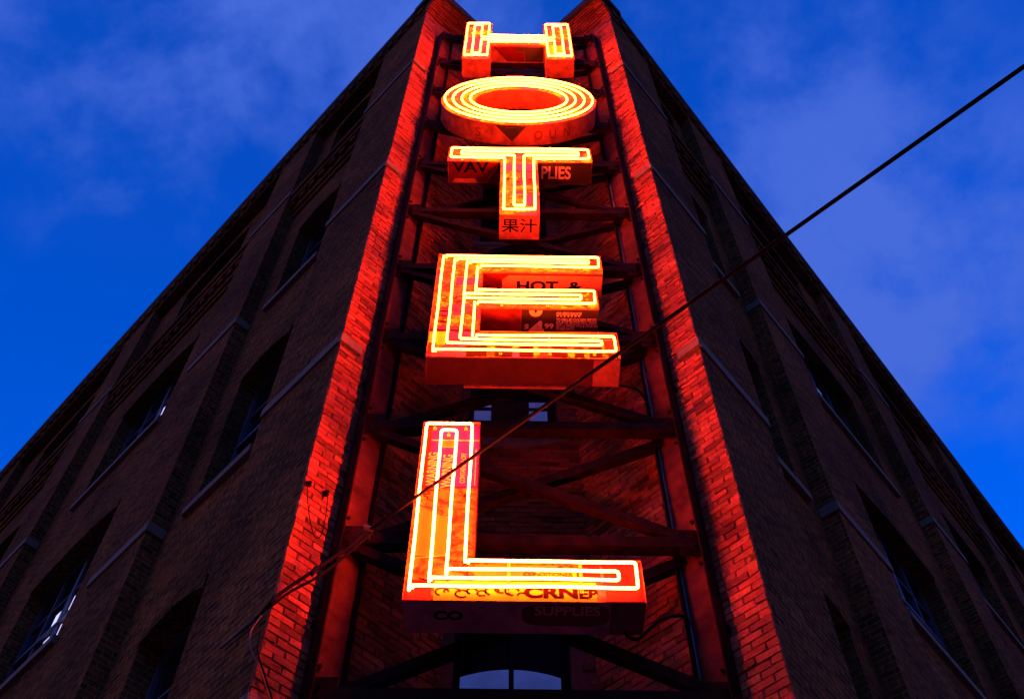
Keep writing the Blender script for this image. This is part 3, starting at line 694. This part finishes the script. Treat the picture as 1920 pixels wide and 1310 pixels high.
text('WARNING', .115, front(-.765, YF-.0005, 9.12, R_(90)), M_YTXT, L_, sx=.82, bold=.003)
text('WARNING', .115, front(-.635, YF-.0005, 9.09, R_(90)), M_YTXT, L_, sx=.82, bold=.003)
text('CONTAINERS OFF', .062, front(-.50, YF-.0005, 9.13, R_(90)), M_YTXT, L_, sx=.82, bold=.001)
patch(-.40, -.392, 8.9, 9.4, M_YTXT, L_, y=YF-.001)
patch(0, 0, 0, 0, M_CLAY, L_, poly=[(-.86, 8.02), (-.60, 8.02), (-.60, 8.5), (-.66, 8.5), (-.86, 8.62)]); patch(0, 0, 0, 0, M_YTXT, L_, y=YF-.001, poly=[(-.86, 7.985), (-.56, 8.03), (-.56, 8.038), (-.86, 7.993)])
patch(-.66, .56, 7.545, 7.75, M_YELP, L_); patch(-.36, .28, 7.76, 7.93, M_CLAY, L_); patch(.10, .42, 7.79, 7.87, M_YELP, L_, y=YF-.001)
text('CONDITIONER', .055, front(.2, YF-.0025, 7.825), M_BTXT, L_, bold=.001)
patch(.43, .60, 7.75, 7.95, M_REDP, L_); patch(.63, .91, 7.55, 7.96, M_REDP, L_); patch(-.88, -.68, 7.54, 7.76, M_REDP, L_, y=YF+.002)
text('CRN', .15, front(.22, YF-.0005, 7.63), M_RTXT, L_, sx=1.3, bold=.008); text('EB', .13, front(.50, YF-.0005, 7.62), M_RTXT, L_, sx=1.1, bold=.006)
sw = MB(); random.seed(11)
for k in range(9):
    cx, cz, rr = -.6+k*.075, 7.62+random.uniform(-.02, .05), random.uniform(.025, .05)
    pts = [(cx+rr*1.3*math.cos(t), YF-.0015, cz+rr*math.sin(t)) for t in [j*.55 for j in range(random.randint(6, 11))]]
    for p, q in zip(pts, pts[1:]):
        d = (Vector(q)-Vector(p)).normalized(); nn = Vector((-d.z, 0, d.x))*.008
        sw.face([Vector(p)-nn, Vector(q)-nn, Vector(q)+nn, Vector(p)+nn])
sw.build('painted_scrawl', M_RTXT, L_)
upatch(rect(-.885, .66, YF, YB), 7.53, simple('pale_pink_board', (.45, .20, .20), .5, 0, 4, .5), L_); upatch(rect(.665, .92, YF, YB), 7.53, M_DCASE, L_)
bl = [(.33+.33*math.copysign(abs(math.cos(t))**.5, math.cos(t)), 6.0+.115*math.copysign(abs(math.sin(t))**.6, math.sin(t))) for t in [2*math.pi*k/32 for k in range(32)]]
upatch(bl, 7.528, simple('maroon_blob', (.16, .02, .025), .5, 0, 6, .3), L_); text('SUPPLIES', .13, under(.34, 5.96, 7.523), simple('pale_red_lettering', (.6, .25, .22), .5, 0, 30, .2, bumpd=0), L_, sx=.98, bold=.003)
text('CO', .12, under(-.55, 6.02, 7.523), M_RTXT, L_, sx=1.2, bold=.006)

# ------------------------------------------------------------------ cables and pipes
def run(name, paths, r, m_, label, cat, seg=8, grp=None):
    root = MB()
    for p in paths: root.tube(p, r, seg)
    o = root.build(name, m_, None, smooth=True); return tag(o, label, cat, grp)
def smooth_path(P, n=6):
    P = [Vector(p) for p in P]; out_ = []
    for i in range(len(P)-1):
        p0, p1, p2, p3 = P[max(i-1, 0)], P[i], P[i+1], P[min(i+2, len(P)-1)]
        for k in range(n):
            t = k/n; out_.append(.5*((2*p1)+(p2-p0)*t+(2*p0-5*p1+4*p2-p3)*t*t+(3*p1-p0-3*p2+p3)*t**3))
    out_.append(P[-1]); return out_
P0, P1 = Vector((-1.261, 6.05, 8.494)), Vector((2.904, 1.962, 8.015))
run('overhead_cable', [[P0+(P1-P0)*k/12*2.6 for k in range(13)]], .0155, M_CABLE, 'taut black overhead cable crossing in front of the sign and sky', 'cable')
cl = MB(); cl.tube([(-1.30, 6.02, 8.50), (-1.22, 6.04, 8.50)], .028, 8); cl.tube([(-1.34, 6.10, 8.52), (-1.25, 6.04, 8.49)], .012, 6); cl.tube([(-1.27, 6.0, 8.52), (-1.27, 6.2, 8.56)], .012, 6)
tag(cl.build('cable_clamp', M_PIPE, None), 'small metal clamp holding the cable end on the left column', 'clamp')
run('feed_cable', [smooth_path([(-1.256, 6.05, 8.527), (-1.367, 6.03, 8.295), (-1.501, 6.0, 8.104), (-1.628, 5.98, 7.93), (-1.764, 5.97, 7.765), (-1.857, 5.955, 7.618), (-1.905, 5.965, 7.528), (-1.99, 6.06, 7.50)])], .0145, M_CABLE, 'upper of two black cables sagging over the lit brick at left', 'cable')
run('feed_cable', [smooth_path([(-1.236, 6.05, 8.462), (-1.378, 6.03, 8.213), (-1.56, 5.98, 7.895), (-1.754, 5.97, 7.708), (-1.857, 5.955, 7.552), (-1.93, 5.98, 7.5)])], .011, M_CABLE, 'lower of two black cables sagging over the lit brick at left', 'cable')
for p, q, l_ in (((-1.60, 5.985, 7.99), (-1.625, 5.975, 7.90), 'dark tie binding the sagging cables halfway over the lit brick'), ((-1.855, 5.95, 7.63), (-1.87, 5.95, 7.55), 'dark tie binding the sagging cables at the brick corner edge')):
    tb = MB(); tb.tube([p, q], .02, 6); tag(tb.build('cable_tie', M_DARK, None), l_, 'cable tie', 'ties on the sagging cables')
run('hanging_wire', [smooth_path([(-1.93, 5.985, 7.47), (-1.975, 5.98, 7.30), (-1.93, 5.96, 7.12), (-1.83, 5.99, 6.94), (-1.74, 6.07, 6.72), (-1.72, 6.1, 6.3)])], .006, M_COPPER, 'thin rust coloured wire dangling down the lit brick corner', 'wire')
run('hanging_wire', [smooth_path([(-1.90, 5.96, 7.30), (-1.88, 5.955, 7.10), (-1.79, 6.02, 6.90), (-1.70, 6.1, 6.68), (-1.68, 6.13, 6.3)])], .007, M_CABLE, 'thin black wire dangling beside the rust coloured one', 'wire')
F = facade(-1)
run('wall_conduit', [[F(.12, .03, 7.53), F(.60, .03, 7.56)]], .016, M_PIPE, 'short pale conduit end fixed to the dark left facade', 'conduit')
F = reveal(-1)
run('wall_wire', [smooth_path([F(.03, .02, 9.03), F(.05, .03, 8.86), F(.14, .02, 8.62), F(.22, .02, 8.5), F(.27, .02, 8.62), F(.25, .02, 9.0), F(.22, .02, 9.06)])], .004, M_CABLE, 'loose thin wire looped between two bolts on the lit brick', 'wire')
for s_, z_, l_ in ((.035, 9.05, 'outer rusty bolt on the lit left brickwork'), (.22, 9.08, 'inner rusty bolt on the lit left brickwork')):
    bb = MB(); bb.tube([F(s_, -.01, z_), F(s_, .05, z_)], .018, 7); bb.tube([F(s_, .012, z_), F(s_, .02, z_)], .034, 6); tag(bb.build('wall_bolt', M_STEEL, None), l_, 'bolt', 'bolts in the left brickwork')
run('conduit_pipe', [[(1.335, 6.375, z) for z in (4.0, 8, 12, 16.5)]], .016, M_PIPE, 'thin shiny conduit running up beside the right steel column, farther from the brick', 'conduit')
run('conduit_pipe', [[(1.375, 6.385, z) for z in (4.0, 6, 7.4)]+[(1.36, 6.38, 7.8)]], .013, M_PIPE, 'short shiny conduit beside the right steel column, nearer the brick', 'conduit')
run('supply_hose', [smooth_path([(.80, 6.19, 7.60), (.784, 6.17, 7.515), (.83, 6.17, 7.462), (.9, 6.2, 7.50), (.973, 6.22, 7.60), (1.091, 6.25, 7.74), (1.221, 6.3, 7.83), (1.315, 6.36, 7.865), (1.335, 6.375, 7.75)])], .014, M_CABLE, 'black supply hose curling from the letter L to the conduit', 'hose')
run('supply_hose', [smooth_path([(.99, 6.19, 10.92), (1.119, 6.22, 10.93), (1.23, 6.3, 10.98), (1.29, 6.36, 10.92), (1.33, 6.37, 10.75)])], .013, M_CABLE, 'black supply hose bending from the letter E to the conduit', 'hose')
